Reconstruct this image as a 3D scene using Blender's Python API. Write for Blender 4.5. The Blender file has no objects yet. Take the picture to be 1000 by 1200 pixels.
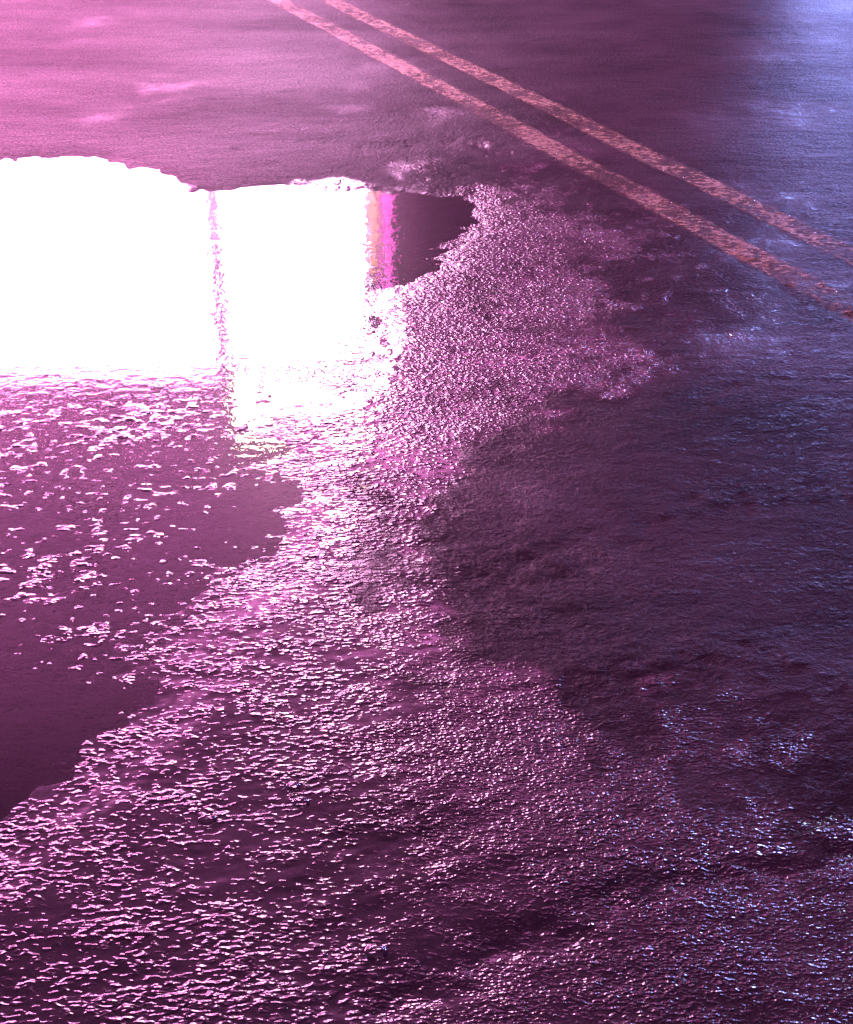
import bpy, bmesh, math, random
import numpy as np
random.seed(4)
R = math.radians
scene = bpy.context.scene
col = scene.collection

# ------------------------------------------------------------------ camera
H, PITCH, F = 1.5, R(30.0), 1700.0          # eye height, tilt below the horizon, focal length for a 1000 px wide picture
cam_d = bpy.data.cameras.new('camera'); cam = bpy.data.objects.new('camera', cam_d); col.objects.link(cam)
cam.location = (0, 0, H); cam.rotation_euler = (math.pi/2 - PITCH, 0, 0)
cam_d.sensor_fit = 'HORIZONTAL'; cam_d.sensor_width = 36.0; cam_d.lens = 36.0*F/1000.0
cam_d.clip_start = 0.05; cam_d.clip_end = 500
scene.camera = cam
CT, ST = math.cos(PITCH), math.sin(PITCH)

def at(px, py):
    """ground point seen at a place in the photograph"""
    fx, fz = (px-500)/F, (600-py)/F
    dy = CT + fz*ST; dz = -ST + fz*CT
    t = H/-dz
    return (fx*t, dy*t)

def mirror(px, py, D):
    """point of the upright plane y = D whose mirror image lies at a place in the photograph"""
    fx, fz = (px-500)/F, (600-py)/F
    dy = CT + fz*ST; dz = -ST + fz*CT
    t = D/dy
    return (fx*t, D, -H - dz*t)

# ------------------------------------------------------------------ numpy noise
def hash2(ix, iy, s):
    n = (ix.astype(np.int64)*374761393 + iy.astype(np.int64)*668265263 + s*974711) & 0x7fffffff
    n = ((n ^ (n >> 13)) * 1274126177) & 0x7fffffff
    n = n ^ (n >> 16)
    return (n & 0xffff)/65535.0
def vnoise(x, y, s=0):
    ix, iy = np.floor(x), np.floor(y); fx, fy = x-ix, y-iy
    fx = fx*fx*fx*(fx*(fx*6-15)+10); fy = fy*fy*fy*(fy*(fy*6-15)+10)
    ix = ix.astype(np.int64); iy = iy.astype(np.int64)
    a = hash2(ix, iy, s); b = hash2(ix+1, iy, s); c = hash2(ix, iy+1, s); d = hash2(ix+1, iy+1, s)
    return (a*(1-fx)+b*fx)*(1-fy) + (c*(1-fx)+d*fx)*fy - 0.5
def fbm(x, y, o=4, s=0):
    r = 0; a = 1.0
    for i in range(o):
        r = r + a*vnoise(x*2**i + 17.3*i, y*2**i - 9.1*i, s+i); a *= 0.5
    return r
def sstep(a, b, x):
    t = np.clip((x-a)/(b-a), 0, 1); return t*t*(3-2*t)
def signed(poly, X, Y):
    """signed distance to a polygon, positive inside"""
    best = np.full(X.shape, 1e9); inside = np.zeros(X.shape, bool)
    n = len(poly)
    for i in range(n):
        x0, y0 = poly[i]; x1, y1 = poly[(i+1) % n]
        dx, dy = x1-x0, y1-y0
        t = np.clip(((X-x0)*dx+(Y-y0)*dy)/(dx*dx+dy*dy), 0, 1)
        best = np.minimum(best, np.hypot(X-x0-t*dx, Y-y0-t*dy))
        if abs(dy) > 1e-9:
            c = ((y0 > Y) != (y1 > Y)) & (X < (x1-x0)*(Y-y0)/(y1-y0)+x0)
            inside ^= c
    return np.where(inside, best, -best)

# ------------------------------------------------------------------ the road as a height field
xs_f = np.arange(-2.7, 2.7001, 0.0045)
ys = [1.05]
while ys[-1] < 8.6:
    ys.append(ys[-1] + 0.0032 + 0.0022*max(0, ys[-1]-1.3))
ys_f = np.array(ys)
def coarse(a, end, n=26):
    k = np.linspace(0, 1, n+1)[1:]**2.2
    return a + (end-a)*k
xs = np.concatenate([coarse(xs_f[0], -70)[::-1], xs_f, coarse(xs_f[-1], 70)])
ysa = np.concatenate([coarse(ys_f[0], -60)[::-1], ys_f, coarse(ys_f[-1], 90)])
X, Y = np.meshgrid(xs, ysa)

shore = [(-900,186),(60,186),(150,189),(205,203),(222,221),(330,222),(430,226),(500,228),(548,236),(556,262),(505,308),
         (455,333),(432,352),(428,395),(400,440),(345,480),(322,520),(340,560),(352,600),(330,650),(290,690),(240,745),(190,790),(130,850),
         (85,905),(0,985),(-300,1250),(-900,1500)]
shore_w = [at(*p) for p in shore]
wx = X + 0.05*fbm(X*5, Y*5, 3, 11) + .02*fbm(X*40, Y*25, 3, 12); wy = Y + 0.10*fbm(X*4+7, Y*4, 3, 21) + .045*fbm(X*32, Y*20, 3, 22)
sd = signed(shore_w, wx, wy)

# image-like coordinates of a ground point, used only to look up where the patches of the road lie
FW = np.maximum(Y*CT + H*ST, .4); PX = 500 + F*X/FW; PY = 600 - F*(Y*ST - H*CT)/FW
def table(rows, cols_x, rows_y, warp=1.0):
    T = np.array(rows, float)
    qx = np.clip(PX + warp*60*fbm(X*3, Y*3, 4, 31), cols_x[0], cols_x[-1]); qy = np.clip(PY + warp*36*fbm(X*3+4, Y*3, 4, 41), rows_y[0], rows_y[-1])
    cx = np.interp(qx, cols_x, np.arange(len(cols_x))); cy = np.interp(qy, rows_y, np.arange(len(rows_y)))
    ix = np.minimum(cx.astype(int), len(cols_x)-2); iy = np.minimum(cy.astype(int), len(rows_y)-2)
    fx = cx-ix; fy = cy-iy; fx = fx*fx*(3-2*fx); fy = fy*fy*(3-2*fy)
    return (T[iy,ix]*(1-fx)+T[iy,ix+1]*fx)*(1-fy) + (T[iy+1,ix]*(1-fx)+T[iy+1,ix+1]*fx)*fy
CX = [0,100,200,300,400,500,600,700,800,900,1000]
CY = [0,100,200,250,300,400,500,600,700,800,900,1000,1100,1200]
pool = sstep(.0, .22, sd)
grit = np.maximum(sstep(430, 520, PX+60*fbm(X*3, Y*3, 3, 66))*sstep(560, 470, PY)*sstep(180, 230, PY), .52*sstep(400, 700, PX+60*fbm(X*3, Y*3, 3, 67))*sstep(640, 820, PY))
coarse_ = 1-.88*sstep(320, 600, PX + 120*fbm(X*3+1, Y*3, 3, 77) - 170*sstep(640, 500, PY))
gloss = table([
 [.18]*11,
 [.2,.2,.2,.2,.2,.2,.15,.15,.18,.2,.2],
 [.2,.15,.15,.15,.15,.3,.4,.25,.15,.2,.2],
 [.9,.9,.9,.9,.9,1,.9,.4,.3,.3,.2],
 [1,1,1,1,1,1,.8,.6,.45,.25,.15],
 [1,1,1,1,1,1,.9,.6,.45,.25,.15],
 [1,1,1,1,1,.7,.36,.15,.07,.05,.06],
 [1,1,1,1,.95,.5,.2,.06,.03,.03,.03],
 [1,1,1,1,.9,.6,.34,.15,.05,.02,.02],
 [1,1,1,1,1,.9,.65,.55,.45,.3,.2],
 [1,1,1,1,1,.95,.85,.8,.75,.5,.35],
 [1,1,1,1,1,1,.9,.9,.9,.85,.8],
 [1]*11, [1]*11], CX, CY, 1.9)
gloss = np.clip(gloss + (.5*fbm(X*7, Y*7, 3, 88) + .35*fbm(X*30, Y*22, 3, 89))*sstep(.12, .4, gloss), 0, 1)
# dips and rises of the standing-water level (mm)
level = table([
 [0]*11, [0]*11, [0]*11, [0,0,0,0,3,4,4,0,0,0,0], [0,0,0,0,4,5,5,0,0,0,0],
 [3,3,3,3,3.5,3,0,0,0,0,0],
 [5.9,5.9,5.7,5.3,5.3,5,0,0,0,0,0],
 [5.3,5.1,4.9,4.3,5,5,0,0,0,0,0],
 [5.9,5.5,5.1,5.3,5,4,0,0,0,0,0],
 [4.0,4.2,4.9,5.2,5,4,0,0,0,0,0],
 [0,0,0,0,0,0,0,0,0,0,0], [0]*11, [0]*11, [0]*11], CX, CY)
zin = -0.0062*sstep(-.02, np.where(Y > 3.6, .2, .24), sd)
zout = 0.0060*sstep(0, 0.14, -sd) + 0.006*sstep(.1, 1.2, -sd)
Z = zin + zout + level*0.001*sstep(-.02, np.where(Y > 3.6, .2, .24), sd)
far = sstep(3.4, 4.6, Y)
Z += 0.0022*far*sstep(0, .05, -sd) - .0012*far*sstep(0, .08, sd)
# long shallow undulation and worn ruts, running up to the right
u = X*0.93 + Y*0.36; v = -X*0.36 + Y*0.93
dry = sstep(0.05, .4, -sd)
Z += dry*(0.0030*fbm(u*1.6, v*5.0, 5, 51) + 0.0016*fbm(u*5, v*14, 4, 61))
Z += (1-dry)*0.0012*fbm(u*4, v*10, 4, 71)
# the patch edge and two ragged scars across the dry part
def scar(pts, w, depth, seed):
    P = [at(*p) for p in pts]; d = np.full(X.shape, 9.0)
    qx = X + .05*fbm(X*6, Y*6, 4, seed); qy = Y + .05*fbm(X*6+3, Y*6, 4, seed+5)
    for (x0, y0), (x1, y1) in zip(P, P[1:]):
        dx, dy = x1-x0, y1-y0; t = np.clip(((qx-x0)*dx+(qy-y0)*dy)/(dx*dx+dy*dy), 0, 1)
        d = np.minimum(d, np.hypot(qx-x0-t*dx, qy-y0-t*dy))
    return depth*np.exp(-(d/w)**2)*(1+1.5*fbm(X*20, Y*20, 3, seed+9))
Z -= scar([(820,480),(870,452),(940,447),(1040,462)], .035, .0022, 101)
Z -= scar([(560,690),(700,640),(820,600),(1040,570)], .09, .0028, 111)
Z -= scar([(380,1190),(560,1120),(800,1040),(1040,1010)], .035, .003, 121)
Z -= scar([(860,300),(930,350),(1040,400)], .05, .003, 131)
Z -= scar([(440,175),(520,168),(600,180)], .05, .004, 141)
Z += scar([(700,800),(850,760),(1040,830)], .08, .003, 151)
Z += (.0004 + .0036*pool*(1-.45*far))*(vnoise(X*52+.3*Y, Y*74, 201) + .5*vnoise(X*120, Y*150, 202))
nr, nc = X.shape
verts = np.stack([X, Y, Z], -1).reshape(-1, 3).astype(np.float32)
idx = np.arange(nr*nc).reshape(nr, nc)
quads = np.stack([idx[:-1,:-1], idx[:-1,1:], idx[1:,1:], idx[1:,:-1]], -1).reshape(-1, 4)

def fast_mesh(name, v, q, uv, attrs, m):
    me = bpy.data.meshes.new(name)
    me.vertices.add(len(v)); me.vertices.foreach_set('co', v.astype(np.float32).ravel())
    me.loops.add(q.size); me.loops.foreach_set('vertex_index', q.ravel().astype(np.int32))
    me.polygons.add(len(q)); me.polygons.foreach_set('loop_start', np.arange(0, q.size, 4, dtype=np.int32))
    me.update(calc_edges=True)
    me.polygons.foreach_set('use_smooth', np.ones(len(q), bool))
    ul = me.uv_layers.new(name='ground'); ul.data.foreach_set('uv', uv[q.ravel()].astype(np.float32).ravel())
    for k, a in attrs.items():
        at_ = me.attributes.new(k, 'FLOAT', 'POINT'); at_.data.foreach_set('value', a.astype(np.float32).ravel())
    me.materials.append(m)
    o = bpy.data.objects.new(name, me); col.objects.link(o)
    return o

# ------------------------------------------------------------------ material helpers
class NT:
    def __init__(s, name):
        s.m = bpy.data.materials.new(name); s.m.use_nodes = True; s.t = s.m.node_tree; s.t.nodes.clear()
        s.out = s.n('ShaderNodeOutputMaterial')
    def n(s, typ, **kw):
        x = s.t.nodes.new(typ)
        for k, v in kw.items():
            if k in ('operation','blend_type','data_type','noise_dimensions','feature','attribute_name','voronoi_dimensions','distance','noise_type','normalize','distribution','use_clamp','clamp'): setattr(x, k, v)
            else: s.set(x, k, v)
        return x
    def set(s, node, key, v):
        sock = node.inputs[int(key[1:])] if key[0] == '_' and key[1:].isdigit() else node.inputs[key.replace('_', ' ')]
        if isinstance(v, bpy.types.NodeSocket): s.t.links.new(v, sock)
        else: sock.default_value = v
    def math(s, op, a, b=0.0, c=0.0, clamp=False):
        x = s.n('ShaderNodeMath', operation=op, _0=a, _1=b, _2=c); x.use_clamp = clamp; return x.outputs[0]
    def noise(s, vec, scale, detail=2.0, rough=.5, dist=0.0):
        return s.n('ShaderNodeTexNoise', noise_dimensions='2D', Vector=vec, Scale=scale, Detail=detail, Roughness=rough, Distortion=dist).outputs[0]
    def range(s, v, a, b, c, d, smooth=False):
        x = s.t.nodes.new('ShaderNodeMapRange'); x.interpolation_type = 'SMOOTHSTEP' if smooth else 'LINEAR'
        for i, q in enumerate((v, a, b, c, d)):
            s.set(x, '_%d' % i, q)
        return x.outputs[0]
    def mix(s, f, a, b):
        x = s.n('ShaderNodeMix', data_type='RGBA'); s.set(x, '_0', f); s.set(x, '_6', a); s.set(x, '_7', b); return x.outputs[2]
    def attr(s, name):
        return s.n('ShaderNodeAttribute', attribute_name=name).outputs['Fac']

def road_uv(t, ang=0.0, sx=1.0, sy=1.0):
    uv = t.t.nodes.new('ShaderNodeUVMap'); uv.uv_map = 'ground'
    mp = t.t.nodes.new('ShaderNodeMapping'); t.t.links.new(uv.outputs[0], mp.inputs[0])
    mp.inputs['Rotation'].default_value = (0, 0, ang); mp.inputs['Scale'].default_value = (sx, sy, 1)
    return mp.outputs[0]

def road_relief(t):
    """height of the stones in metres"""
    uv = road_uv(t); uvr = road_uv(t, R(-10), .62, 1.15); uvm = road_uv(t, R(-10), .8, 1.2)
    g = t.attr('gloss'); co = t.attr('coarse')
    # rounded stones under a skin of rain, broad on the left, small and sharp on the right
    n1 = t.noise(uvr, 104.0, 1.2, .45, .3)
    n2 = t.noise(uvm, 175.0, .8, .5, .2)
    n3 = t.noise(uvr, 20.0, 2.0, .5)
    n4 = t.noise(uv, 88.0, 4.0, .62)
    a = t.math('MULTIPLY', t.math('MULTIPLY', t.math('SUBTRACT', n1, .5), .0044), t.range(co, 0, 1, .18, 1.0))
    b = t.math('MULTIPLY', t.math('SUBTRACT', n2, .5), t.range(co, 0, 1, .0019, .00045))
    lo = t.math('MULTIPLY', t.math('SUBTRACT', n3, .5), .0042)
    film = t.math('ADD', t.range(t.noise(uvr, 3.2, 3.0, .6), .3, .7, -.0007, .0003), t.range(co, 0, 1, .0001, .0002))
    wet = t.math('SMOOTH_MAX', t.math('ADD', t.math('ADD', a, b), t.math('MULTIPLY', lo, .6)), film, .0005)
    wet = t.math('ADD', wet, t.math('MULTIPLY', lo, .25))
    dry = t.math('ADD', t.math('MULTIPLY', t.math('SUBTRACT', n4, .5), .0029), t.math('ADD', t.math('MULTIPLY', a, .35), lo))
    gr = t.math('MULTIPLY', t.math('SMOOTH_MAX', t.math('SUBTRACT', t.noise(uvm, 112.0, 1.0, .5), .51), -.02, .05), t.math('MULTIPLY', t.attr('grit'), .0052))
    wet = t.math('ADD', wet, gr)
    w = t.range(g, .12, .60, 0, 1, True)
    s = t.math('ADD', t.math('MULTIPLY', wet, w), t.math('MULTIPLY', dry, t.math('SUBTRACT', 1.0, w)))
    return s, uv, uvr, g

def asphalt_material():
    t = NT('wet_asphalt')
    h, uv, uvr, g = road_relief(t)
    nb = t.noise(uv, 2.2, 6.0, .6); ns = t.noise(uv, 260.0, 2.0, .6)
    f = t.math('ADD', t.math('MULTIPLY', nb, .6), t.math('MULTIPLY', ns, .4))
    base = t.mix(t.range(f, .35, .65, 0, 1), (.014,.012,.015,1), (.044,.038,.044,1))
    # damp stone: diffuse plus a weak broad sheen; over it a film of rain that covers the wet patches
    df = t.n('ShaderNodeBsdfDiffuse', Color=base, Roughness=.3)
    sh = t.n('ShaderNodeBsdfGlossy', Color=(1,1,1,1), Roughness=t.range(t.math('ADD', nb, t.math('MULTIPLY', ns, .5)), .4, 1.0, .40, .30))
    st = t.n('ShaderNodeMixShader', _0=t.math('MULTIPLY', t.math('MULTIPLY', t.math('MULTIPLY', t.n('ShaderNodeFresnel', IOR=1.36).outputs[0], t.math('MULTIPLY', t.range(g, .1, .8, .070, .033), t.range(g, .03, .15, .36, 1.0))), t.range(t.noise(uv, 105.0, 2.0, .7), .3, .7, .25, 1.75)), t.range(t.noise(road_uv(t, R(-20), .5, 1.6), 1.3, 5.0, .62), .3, .7, .65, 1.35)), _1=df.outputs[0], _2=sh.outputs[0])
    cw = t.range(t.math('ADD', g, t.math('MULTIPLY', t.math('SUBTRACT', nb, .5), .9)), .25, .85, 0.03, 1.0, True)
    fr = t.n('ShaderNodeFresnel', IOR=1.333)
    film = t.n('ShaderNodeBsdfGlossy', Color=(1,1,1,1), Roughness=.02)
    mx = t.n('ShaderNodeMixShader', _0=t.math('MULTIPLY', fr.outputs[0], cw), _1=st.outputs[0], _2=film.outputs[0])
    t.set(t.out, 'Surface', mx.outputs[0])
    micro = t.math('MULTIPLY', t.math('SUBTRACT', ns, .5), t.range(g, .1, .6, .0012, 0.0))
    d = t.n('ShaderNodeDisplacement', Height=t.math('ADD', h, micro), Midlevel=0.0, Scale=1.0)
    t.set(t.out, 'Displacement', d.outputs[0]); t.m.displacement_method = 'BUMP'
    return t.m

# the two painted lines: each a worn strip lying on the road
LA = [at(320,0), at(1000,367)]; LB = [at(380,0), at(1000,305)]
def line_frame(P):
    (x0, y0), (x1, y1) = P; L = math.hypot(x1-x0, y1-y0)
    return x0, y0, (x1-x0)/L, (y1-y0)/L
def paint_material(seed):
    t = NT('worn_yellow_paint')
    h, uv, uvr, g = road_relief(t)
    ns = t.noise(uv, 260.0, 2.0, .6)
    across = t.attr('across'); edge = t.math('ABSOLUTE', across)
    ne = t.noise(uv, 26.0, 3.0, .7); nl = t.noise(uv, 3.0+seed, 4.0, .65); nf = t.noise(road_uv(t, 0.0, .55, 1.0), 62.0, 3.0, .75)
    # paint survives more at the rims than in the middle, and in patches along the line
    wear = t.math('ADD', t.math('MULTIPLY', t.math('SUBTRACT', nl, .5), 2.4), t.math('ADD', t.math('MULTIPLY', t.math('SUBTRACT', nf, .5), 2.6), t.math('MULTIPLY', t.math('SUBTRACT', ne, .5), 1.2)))
    wear = t.math('ADD', wear, t.math('MULTIPLY', t.math('POWER', t.math('DIVIDE', edge, .065), 3.0), .40))
    keep = t.range(wear, -.24, .36, .12, .85)
    rim = t.range(t.math('ADD', edge, t.math('MULTIPLY', t.math('SUBTRACT', ne, .5), .05)), .042, .058, 1, 0)
    a = t.math('MULTIPLY', keep, rim)
    base = t.mix(t.range(nf, .3, .7, 0, 1), (.090,.064,.034,1), (.20,.145,.080,1))
    bs = t.n('ShaderNodeBsdfPrincipled', Base_Color=base, Roughness=.6)
    bs.inputs['Specular IOR Level'].default_value = .15
    tr = t.n('ShaderNodeBsdfTransparent')
    mx = t.n('ShaderNodeMixShader', _0=a, _1=tr.outputs[0], _2=bs.outputs[0])
    t.set(t.out, 'Surface', mx.outputs[0])
    micro = t.math('MULTIPLY', t.math('SUBTRACT', ns, .5), t.range(g, .1, .6, .0012, 0.0))
    d = t.n('ShaderNodeDisplacement', Height=t.math('ADD', h, micro), Midlevel=0.0, Scale=1.0)
    t.set(t.out, 'Displacement', d.outputs[0]); t.m.displacement_method = 'BUMP'
    return t.m

UV = np.stack([X, Y], -1).reshape(-1, 2)
asphalt = asphalt_material()
road = fast_mesh('road', verts, quads, UV, {'gloss': gloss, 'pool': pool, 'coarse': coarse_, 'grit': grit}, asphalt)
road['kind'] = 'structure'

for k, (P, lab) in enumerate(((LA, 'worn yellow centre line on the puddle side, the wider and more broken of the pair'),
                              (LB, 'worn yellow centre line farther from the puddle, upper one of the pair'))):
    x0, y0, dx, dy = line_frame(P)
    ac = (X-x0)*dy - (Y-y0)*dx; al = (X-x0)*dx + (Y-y0)*dy
    ok = (np.abs(ac) < .085) & (np.abs(X) < 6) & (Y > .9) & (Y < 12)
    fq = ok.reshape(-1)[quads].all(1)
    q = quads[fq]; used, inv = np.unique(q, return_inverse=True); q = inv.reshape(-1, 4)
    v = verts[used].copy(); v[:, 2] += .0009
    o = fast_mesh('road_line', v, q, UV[used], {'gloss': gloss.reshape(-1)[used], 'across': ac.reshape(-1)[used], 'pool': pool.reshape(-1)[used], 'coarse': coarse_.reshape(-1)[used], 'grit': grit.reshape(-1)[used]}, paint_material(k*1.3))
    o['label'] = lab; o['category'] = 'road line'; o['group'] = 'double yellow centre line'

# ------------------------------------------------------------------ standing water
def water_material():
    t = NT('puddle_water')
    tc = t.n('ShaderNodeTexCoord').outputs['Object']
    n = t.n('ShaderNodeTexNoise', Vector=tc, Scale=26.0, Detail=3.0); n2 = t.n('ShaderNodeTexNoise', Vector=tc, Scale=110.0, Detail=1.0)
    hh = t.math('ADD', t.math('MULTIPLY', n.outputs[0], .0005), t.math('MULTIPLY', n2.outputs[0], .00009))
    bp = t.n('ShaderNodeBump', Height=hh, Strength=1.0, Distance=1.0)
    fr = t.n('ShaderNodeFresnel', IOR=1.333, Normal=bp.outputs[0])
    gl = t.n('ShaderNodeBsdfGlossy', Color=(1,1,1,1), Roughness=.03, Normal=bp.outputs[0])
    gl2 = t.n('ShaderNodeBsdfGlossy', Color=(1,1,1,1), Roughness=.24, Normal=bp.outputs[0])
    mg = t.n('ShaderNodeMixShader', _0=.13, _1=gl.outputs[0], _2=gl2.outputs[0])
    tr = t.n('ShaderNodeBsdfTransparent', Color=(.95,.94,.95,1))
    mx = t.n('ShaderNodeMixShader', _0=fr.outputs[0], _1=tr.outputs[0], _2=mg.outputs[0])
    t.set(t.out, 'Surface', mx.outputs[0])
    return t.m
wq = (sd.reshape(-1) > -.22)[quads].all(1) & (np.abs(X.reshape(-1)) < 5)[quads].all(1) & ((Y.reshape(-1) > .3) & (Y.reshape(-1) < 9))[quads].all(1)
# coarse sheet: one flat polygon set cut to the low ground
step = .05
gx = np.arange(-5, 2.0, step); gy = np.arange(.3, 8.0, step)
GX, GY = np.meshgrid(gx, gy); gs = signed(shore_w, GX, GY)
gi = np.arange(GX.size).reshape(GX.shape); gq = np.stack([gi[:-1,:-1], gi[:-1,1:], gi[1:,1:], gi[1:,:-1]], -1).reshape(-1, 4)
keep = (gs.reshape(-1) > -.7)[gq].all(1); gq = gq[keep]
us, inv = np.unique(gq, return_inverse=True); gq = inv.reshape(-1, 4)
pv = np.stack([GX, GY, np.zeros_like(GX)], -1).reshape(-1, 3)[us]
puddle = fast_mesh('puddle', pv, gq, pv[:, :2], {}, water_material())
puddle['kind'] = 'structure'

# bubbles floating on the film of rain
def height_at(x, y):
    i = int(np.searchsorted(ysa, y)); j = int(np.searchsorted(xs, x)); return float(Z[i, j])
bub = NT('bubble_skin')
_f = bub.n('ShaderNodeFresnel', IOR=1.36); _g = bub.n('ShaderNodeBsdfGlossy', Color=(1,1,1,1), Roughness=.03); _t = bub.n('ShaderNodeBsdfTransparent', Color=(.93,.93,.95,1))
bub.set(bub.out, 'Surface', bub.n('ShaderNodeMixShader', _0=_f.outputs[0], _1=_t.outputs[0], _2=_g.outputs[0]).outputs[0])
for (bx, by_, br, lab) in ((244,964,.0105,'lone clear bubble on the wet asphalt left of the close pair'),
                           (344,925,.0085,'clear bubble, farther one of the close pair on the wet asphalt'),
                           (353,944,.0100,'clear bubble, nearer one of the close pair on the wet asphalt'),
                           (441,1122,.0120,'largest clear bubble, alone on dark wet asphalt at the bottom')):
    cx_, cy_ = at(bx, by_); z0_ = height_at(cx_, cy_)
    bm = bmesh.new(); rings = []; seg = 28
    for k in range(8):
        a_ = math.pi/2*k/8; r_ = br*math.cos(a_)*(1+.25*(k == 0)); rings.append([bm.verts.new((r_*math.cos(2*math.pi*q/seg)*1.08, r_*math.sin(2*math.pi*q/seg), br*.62*math.sin(a_))) for q in range(seg)])
    for p_, q_ in zip(rings, rings[1:]):
        for k in range(seg): bm.faces.new((p_[k], p_[(k+1)%seg], q_[(k+1)%seg], q_[k]))
    bm.faces.new(rings[-1])
    me = bpy.data.meshes.new('bubble'); bm.to_mesh(me); bm.free(); me.materials.append(bub.m)
    for p_ in me.polygons: p_.use_smooth = True
    o = bpy.data.objects.new('bubble', me); col.objects.link(o); o.location = (cx_, cy_, z0_ + .0004)
    o['label'] = lab; o['category'] = 'bubble'; o['group'] = 'bubbles on the wet asphalt'

# ------------------------------------------------------------------ simple materials
def plain(name, colr, rough=.6, metal=0.0, var=.3, scale=8.0, bump=0.0):
    t = NT(name); tc = t.n('ShaderNodeTexCoord').outputs['Object']
    n = t.n('ShaderNodeTexNoise', Vector=tc, Scale=scale, Detail=6.0)
    a = tuple(c*(1-var) for c in colr)+(1,); b = tuple(min(1, c*(1+var)) for c in colr)+(1,)
    bs = t.n('ShaderNodeBsdfPrincipled', Base_Color=t.mix(n.outputs[0], a, b), Roughness=rough, Metallic=metal)
    if bump: 
        bp = t.n('ShaderNodeBump', Height=n.outputs[0], Strength=bump, Distance=.01); t.set(bs, 'Normal', bp.outputs[0])
    t.set(t.out, 'Surface', bs.outputs[0]); return t.m
def glow(name, colr, s):
    t = NT(name); e = t.n('ShaderNodeEmission', Color=tuple(colr)+(1,), Strength=s); t.set(t.out, 'Surface', e.outputs[0]); return t.m
def brick(name, a, b, mortar):
    t = NT(name); tc = t.n('ShaderNodeTexCoord').outputs['Object']
    mp = t.n('ShaderNodeMapping'); t.set(mp, 'Vector', tc); mp.inputs['Rotation'].default_value = (R(90), 0, 0)
    br = t.n('ShaderNodeTexBrick', Vector=mp.outputs[0], Color1=a+(1,), Color2=b+(1,), Mortar=mortar+(1,), Scale=4.5)
    bs = t.n('ShaderNodeBsdfPrincipled', Base_Color=br.outputs[0], Roughness=.8); t.set(t.out, 'Surface', bs.outputs[0]); return t.m

def boxes(name, bl, m, parent=None, bevel=.0):
    bm = bmesh.new()
    for (x0, y0, z0, x1, y1, z1) in bl:
        r = bmesh.ops.create_cube(bm, size=1)
        for v_ in r['verts']:
            v_.co = ((x0+x1)/2+(x1-x0)*v_.co.x, (y0+y1)/2+(y1-y0)*v_.co.y, (z0+z1)/2+(z1-z0)*v_.co.z)
    if bevel: bmesh.ops.bevel(bm, geom=bm.edges[:], offset=bevel, segments=2, affect='EDGES')
    me = bpy.data.meshes.new(name); bm.to_mesh(me); bm.free(); me.materials.append(m)
    o = bpy.data.objects.new(name, me); col.objects.link(o)
    if parent: o.parent = parent
    return o
def thing(name, label, cat):
    o = bpy.data.objects.new(name, None); col.objects.link(o); o['label'] = label; o['category'] = cat; return o

# ------------------------------------------------------------------ the lit shop front whose reflection fills the puddle
D = 11.0
shop = thing('shop_building', 'pale brick shop with two big glowing display windows facing the puddle', 'building')
m_brick = brick('pale_brick', (.55,.45,.45), (.62,.52,.50), (.48,.42,.42)); m_frame = plain('frame_metal', (.05,.05,.055), .4, .8)
xl = -8.0
xm0, xm1 = mirror(252,330,D)[0], mirror(260,330,D)[0]
xr = mirror(430,330,D)[0]
ztop = mirror(300,436,D)[2]; ztl = mirror(150,452,D)[2]
zt0, zt1 = mirror(300,443,D)[2], mirror(300,520,D)[2]
zb = 1.3
y0, y1 = D, D+.3
xt0 = xm1; 
# wall pieces round the openings, butted end to end
pieces = [(-14,y0,0, xl,y1,11), (xl,y0,0, xr,y1,zb), (xr,y0,0, 4.0,y1,11),
          (xl,y0,ztl, xm0,y1,11), (xm0,y0,zb, xm1,y1,11), (xm1,y0,ztop, xr,y1,zt0), (xm1,y0,zt1, xr,y1,11)]
boxes('wall', pieces, m_brick, shop)
boxes('roof', [(-14.2,y0-.25,11, 4.2,y1+6,11.25)], m_frame, shop, .02)
def lit_window(x0, z0, x1, z1, m, bars=()):
    fr = boxes('window', [(x0,y0-.03,z0,x0+.014,y0+.09,z1),(x1-.014,y0-.03,z0,x1,y0+.09,z1),(x0+.014,y0-.03,z0,x1-.014,y0+.09,z0+.05),(x0+.014,y0-.03,z1-.05,x1-.014,y0+.09,z1)]
               + [(b-.02,y0-.02,z0+.05,b+.02,y0+.05,z1-.05) for b in bars], m_frame, shop)
    boxes('pane', [(x0+.014,y0+.06,z0+.05,x1-.014,y0+.08,z1-.05)], m, fr)
lit_window(xl, zb, xm0, ztl, glow('lit_pink_pane', (1.0,.27,.68), 80.0), bars=(-5.6,))
lit_window(xm1, zb, xr, ztop, glow('lit_lilac_pane', (1.0,.42,.86), 85.0))
lit_window(xm1, zt0, xr, zt1, glow('lit_warm_pane', (1.0,.68,.54), 75.0))
# added lamps above the windows, invented to brighten the brick's reflection in the puddle
for lx in (-8.2,-6.3,-4.4,-2.5,-.6,1.25):
    la = thing('added_wall_lamp', 'added out-of-view fill lamp on an arm, turning the brick mirrored in the puddle pink', 'added fill lamp'); la['group'] = 'added fill lamps over the windows'
    la.location = (lx, y0-1.5, 3.95)
    hsg = boxes('added_lamp_housing', [(-.25,-.06,-.06,.25,.06,.0),(-.03,.06,-.05,.03,1.5,-.01)], m_frame, la, .005)
    ld = bpy.data.lights.new('added_wall_fill', 'AREA'); ld.shape = 'RECTANGLE'; ld.size = .45; ld.size_y = .1; ld.energy = 620; ld.color = (.90,.24,.78)
    lo = bpy.data.objects.new('added_fill_light', ld); col.objects.link(lo); lo.parent = la; lo.location = (0,0,.02); lo.rotation_euler = (R(128),0,0)
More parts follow.
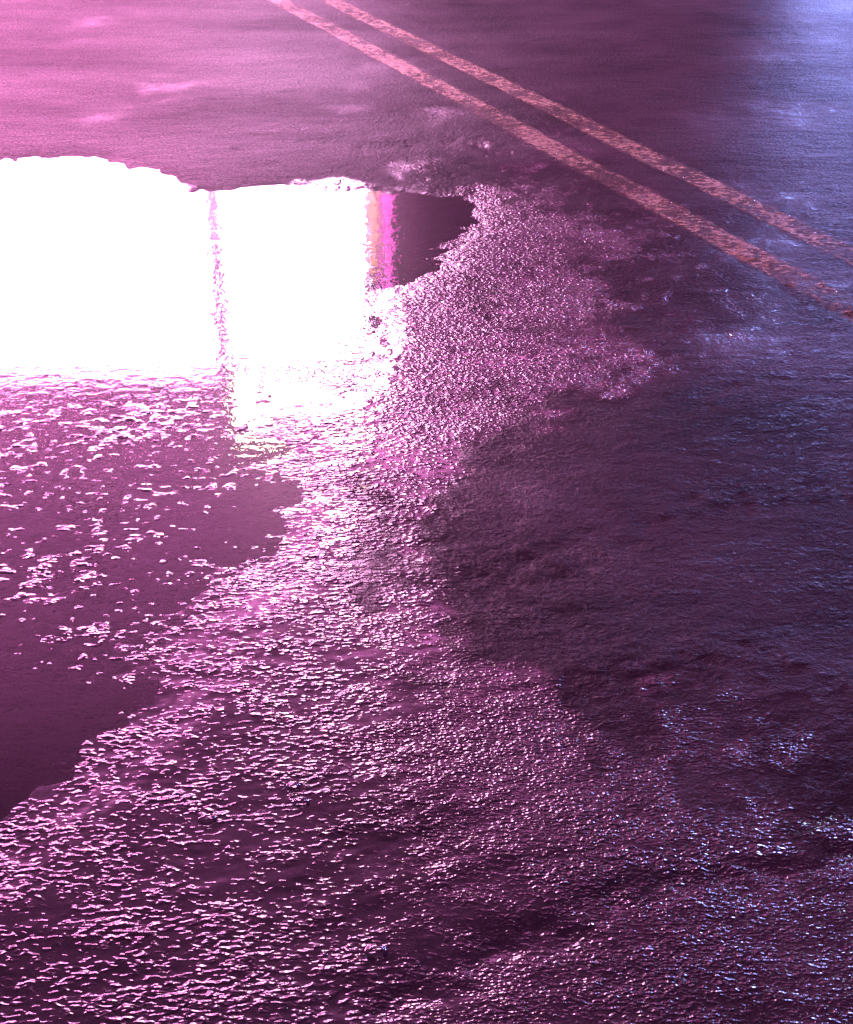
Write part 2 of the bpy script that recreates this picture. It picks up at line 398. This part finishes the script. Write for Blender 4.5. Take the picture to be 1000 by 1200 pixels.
# upright neon tubes beside the window
xn = mirror(447,290,D)[0]
def tube(name, pts, r, m, parent):
    cu = bpy.data.curves.new(name, 'CURVE'); cu.dimensions = '3D'; cu.bevel_depth = r; cu.bevel_resolution = 3
    sp = cu.splines.new('POLY'); sp.points.add(len(pts)-1)
    for p, q in zip(sp.points, pts): p.co = (*q, 1)
    tmp = bpy.data.objects.new(name, cu); me = bpy.data.meshes.new_from_object(tmp); bpy.data.objects.remove(tmp)
    me.materials.clear(); me.materials.append(m); o = bpy.data.objects.new(name, me); col.objects.link(o); o.parent = parent; return o
neon = thing('neon_light', 'upright magenta neon tube light beside the shop window', 'neon light')
boxes('backing', [(xn-.12,y0-.06,1.1,xn+.12,y0,3.1)], m_frame, neon, .01)
tube('tube', [(xn+.05,y0-.1,1.2),(xn+.05,y0-.1,3.0)], .045, glow('magenta_neon', (1.0,.10,.60), 8.0), neon)
tube('tube', [(xn-.06,y0-.1,1.6),(xn-.06,y0-.1,2.6)], .03, glow('amber_neon', (1.0,.40,.20), 7.0), neon)

# ------------------------------------------------------------------ blue lit sign across the road on the right
bsn = thing('lit_sign', 'wide blue backlit sign box on two posts right of the road', 'sign')
bx0, bx1, by = 2.4, 7.0, 9.8
boxes('sign_case', [(bx0-.06,by,.20,bx1+.06,by+.25,1.04)], m_frame, bsn, .02)
boxes('sign_face', [(bx0,by-.02,.25,bx1,by-.005,.99)], glow('blue_sign_face', (.30,.36,1.0), 66.0), bsn)
for px_ in (bx0+.4, bx1-.4): boxes('post', [(px_-.06,by+.07,-.05,px_+.06,by+.19,.20)], m_frame, bsn, .01)

# ------------------------------------------------------------------ street lamp on the right
lamp = thing('street_lamp', 'tall dark street lamp with a cool white globe at the right kerb', 'street lamp')
lx_, ly_, lz_ = 3.1, 8.2, 5.6
def lathe(name, prof, m, parent, seg=24):
    bm = bmesh.new(); rings = []
    for r_, z_ in prof: rings.append([bm.verts.new((lx_+r_*math.cos(2*math.pi*k/seg), ly_+r_*math.sin(2*math.pi*k/seg), z_)) for k in range(seg)])
    for a_, b_ in zip(rings, rings[1:]):
        for k in range(seg): bm.faces.new((a_[k], a_[(k+1)%seg], b_[(k+1)%seg], b_[k]))
    bm.faces.new(rings[0][::-1]); bm.faces.new(rings[-1])
    me = bpy.data.meshes.new(name); bm.to_mesh(me); bm.free(); me.materials.append(m)
    for p in me.polygons: p.use_smooth = True
    o = bpy.data.objects.new(name, me); col.objects.link(o); o.parent = parent; return o
lathe('pole', [(.16,-.02),(.16,.25),(.09,.4),(.06,1.2),(.045,lz_-.25),(.09,lz_-.2),(.09,lz_-.13)], m_frame, lamp)
lathe('globe', [(.13*math.sin(math.pi*k/12)+.002, lz_-.13*math.cos(math.pi*k/12)) for k in range(13)], glow('globe_light', (.50,.70,1.0), 160.0), lamp)

# ------------------------------------------------------------------ night sky over the town
w = bpy.data.worlds.new('World'); scene.world = w; w.use_nodes = True; nt = w.node_tree; nt.nodes.clear()
out = nt.nodes.new('ShaderNodeOutputWorld'); bg = nt.nodes.new('ShaderNodeBackground'); bg2 = nt.nodes.new('ShaderNodeBackground'); add = nt.nodes.new('ShaderNodeAddShader')
sky = nt.nodes.new('ShaderNodeTexSky'); sky.sky_type = 'NISHITA'; sky.sun_disc = False; sky.sun_elevation = R(-6); sky.sun_rotation = R(200)
nt.links.new(sky.outputs[0], bg.inputs[0]); bg.inputs[1].default_value = .1
tc = nt.nodes.new('ShaderNodeTexCoord'); sp = nt.nodes.new('ShaderNodeSeparateXYZ'); nt.links.new(tc.outputs['Generated'], sp.inputs[0])
mr = nt.nodes.new('ShaderNodeMapRange'); nt.links.new(sp.outputs[0], mr.inputs[0]); mr.inputs[1].default_value = -.35; mr.inputs[2].default_value = .45
rm = nt.nodes.new('ShaderNodeMix'); rm.data_type = 'RGBA'; nt.links.new(mr.outputs[0], rm.inputs[0])
rm.inputs[6].default_value = (.78,.20,.62,1); rm.inputs[7].default_value = (.40,.08,.46,1)
ml = nt.nodes.new('ShaderNodeMapRange'); nt.links.new(sp.outputs[2], ml.inputs[0]); ml.inputs[1].default_value = 0.05; ml.inputs[2].default_value = .85; ml.inputs[3].default_value = 1.9; ml.inputs[4].default_value = .45
nt.links.new(rm.outputs[2], bg2.inputs[0]); nt.links.new(ml.outputs[0], bg2.inputs[1])
nt.links.new(bg.outputs[0], add.inputs[0]); nt.links.new(bg2.outputs[0], add.inputs[1]); nt.links.new(add.outputs[0], out.inputs[0])

vs = scene.view_settings; vs.view_transform = 'Standard'; vs.look = 'None'; vs.gamma = 1.0; vs.exposure = 0.0
scene.cycles.max_bounces = 6; scene.cycles.sample_clamp_indirect = 8.0
scene.cycles.use_denoising = True
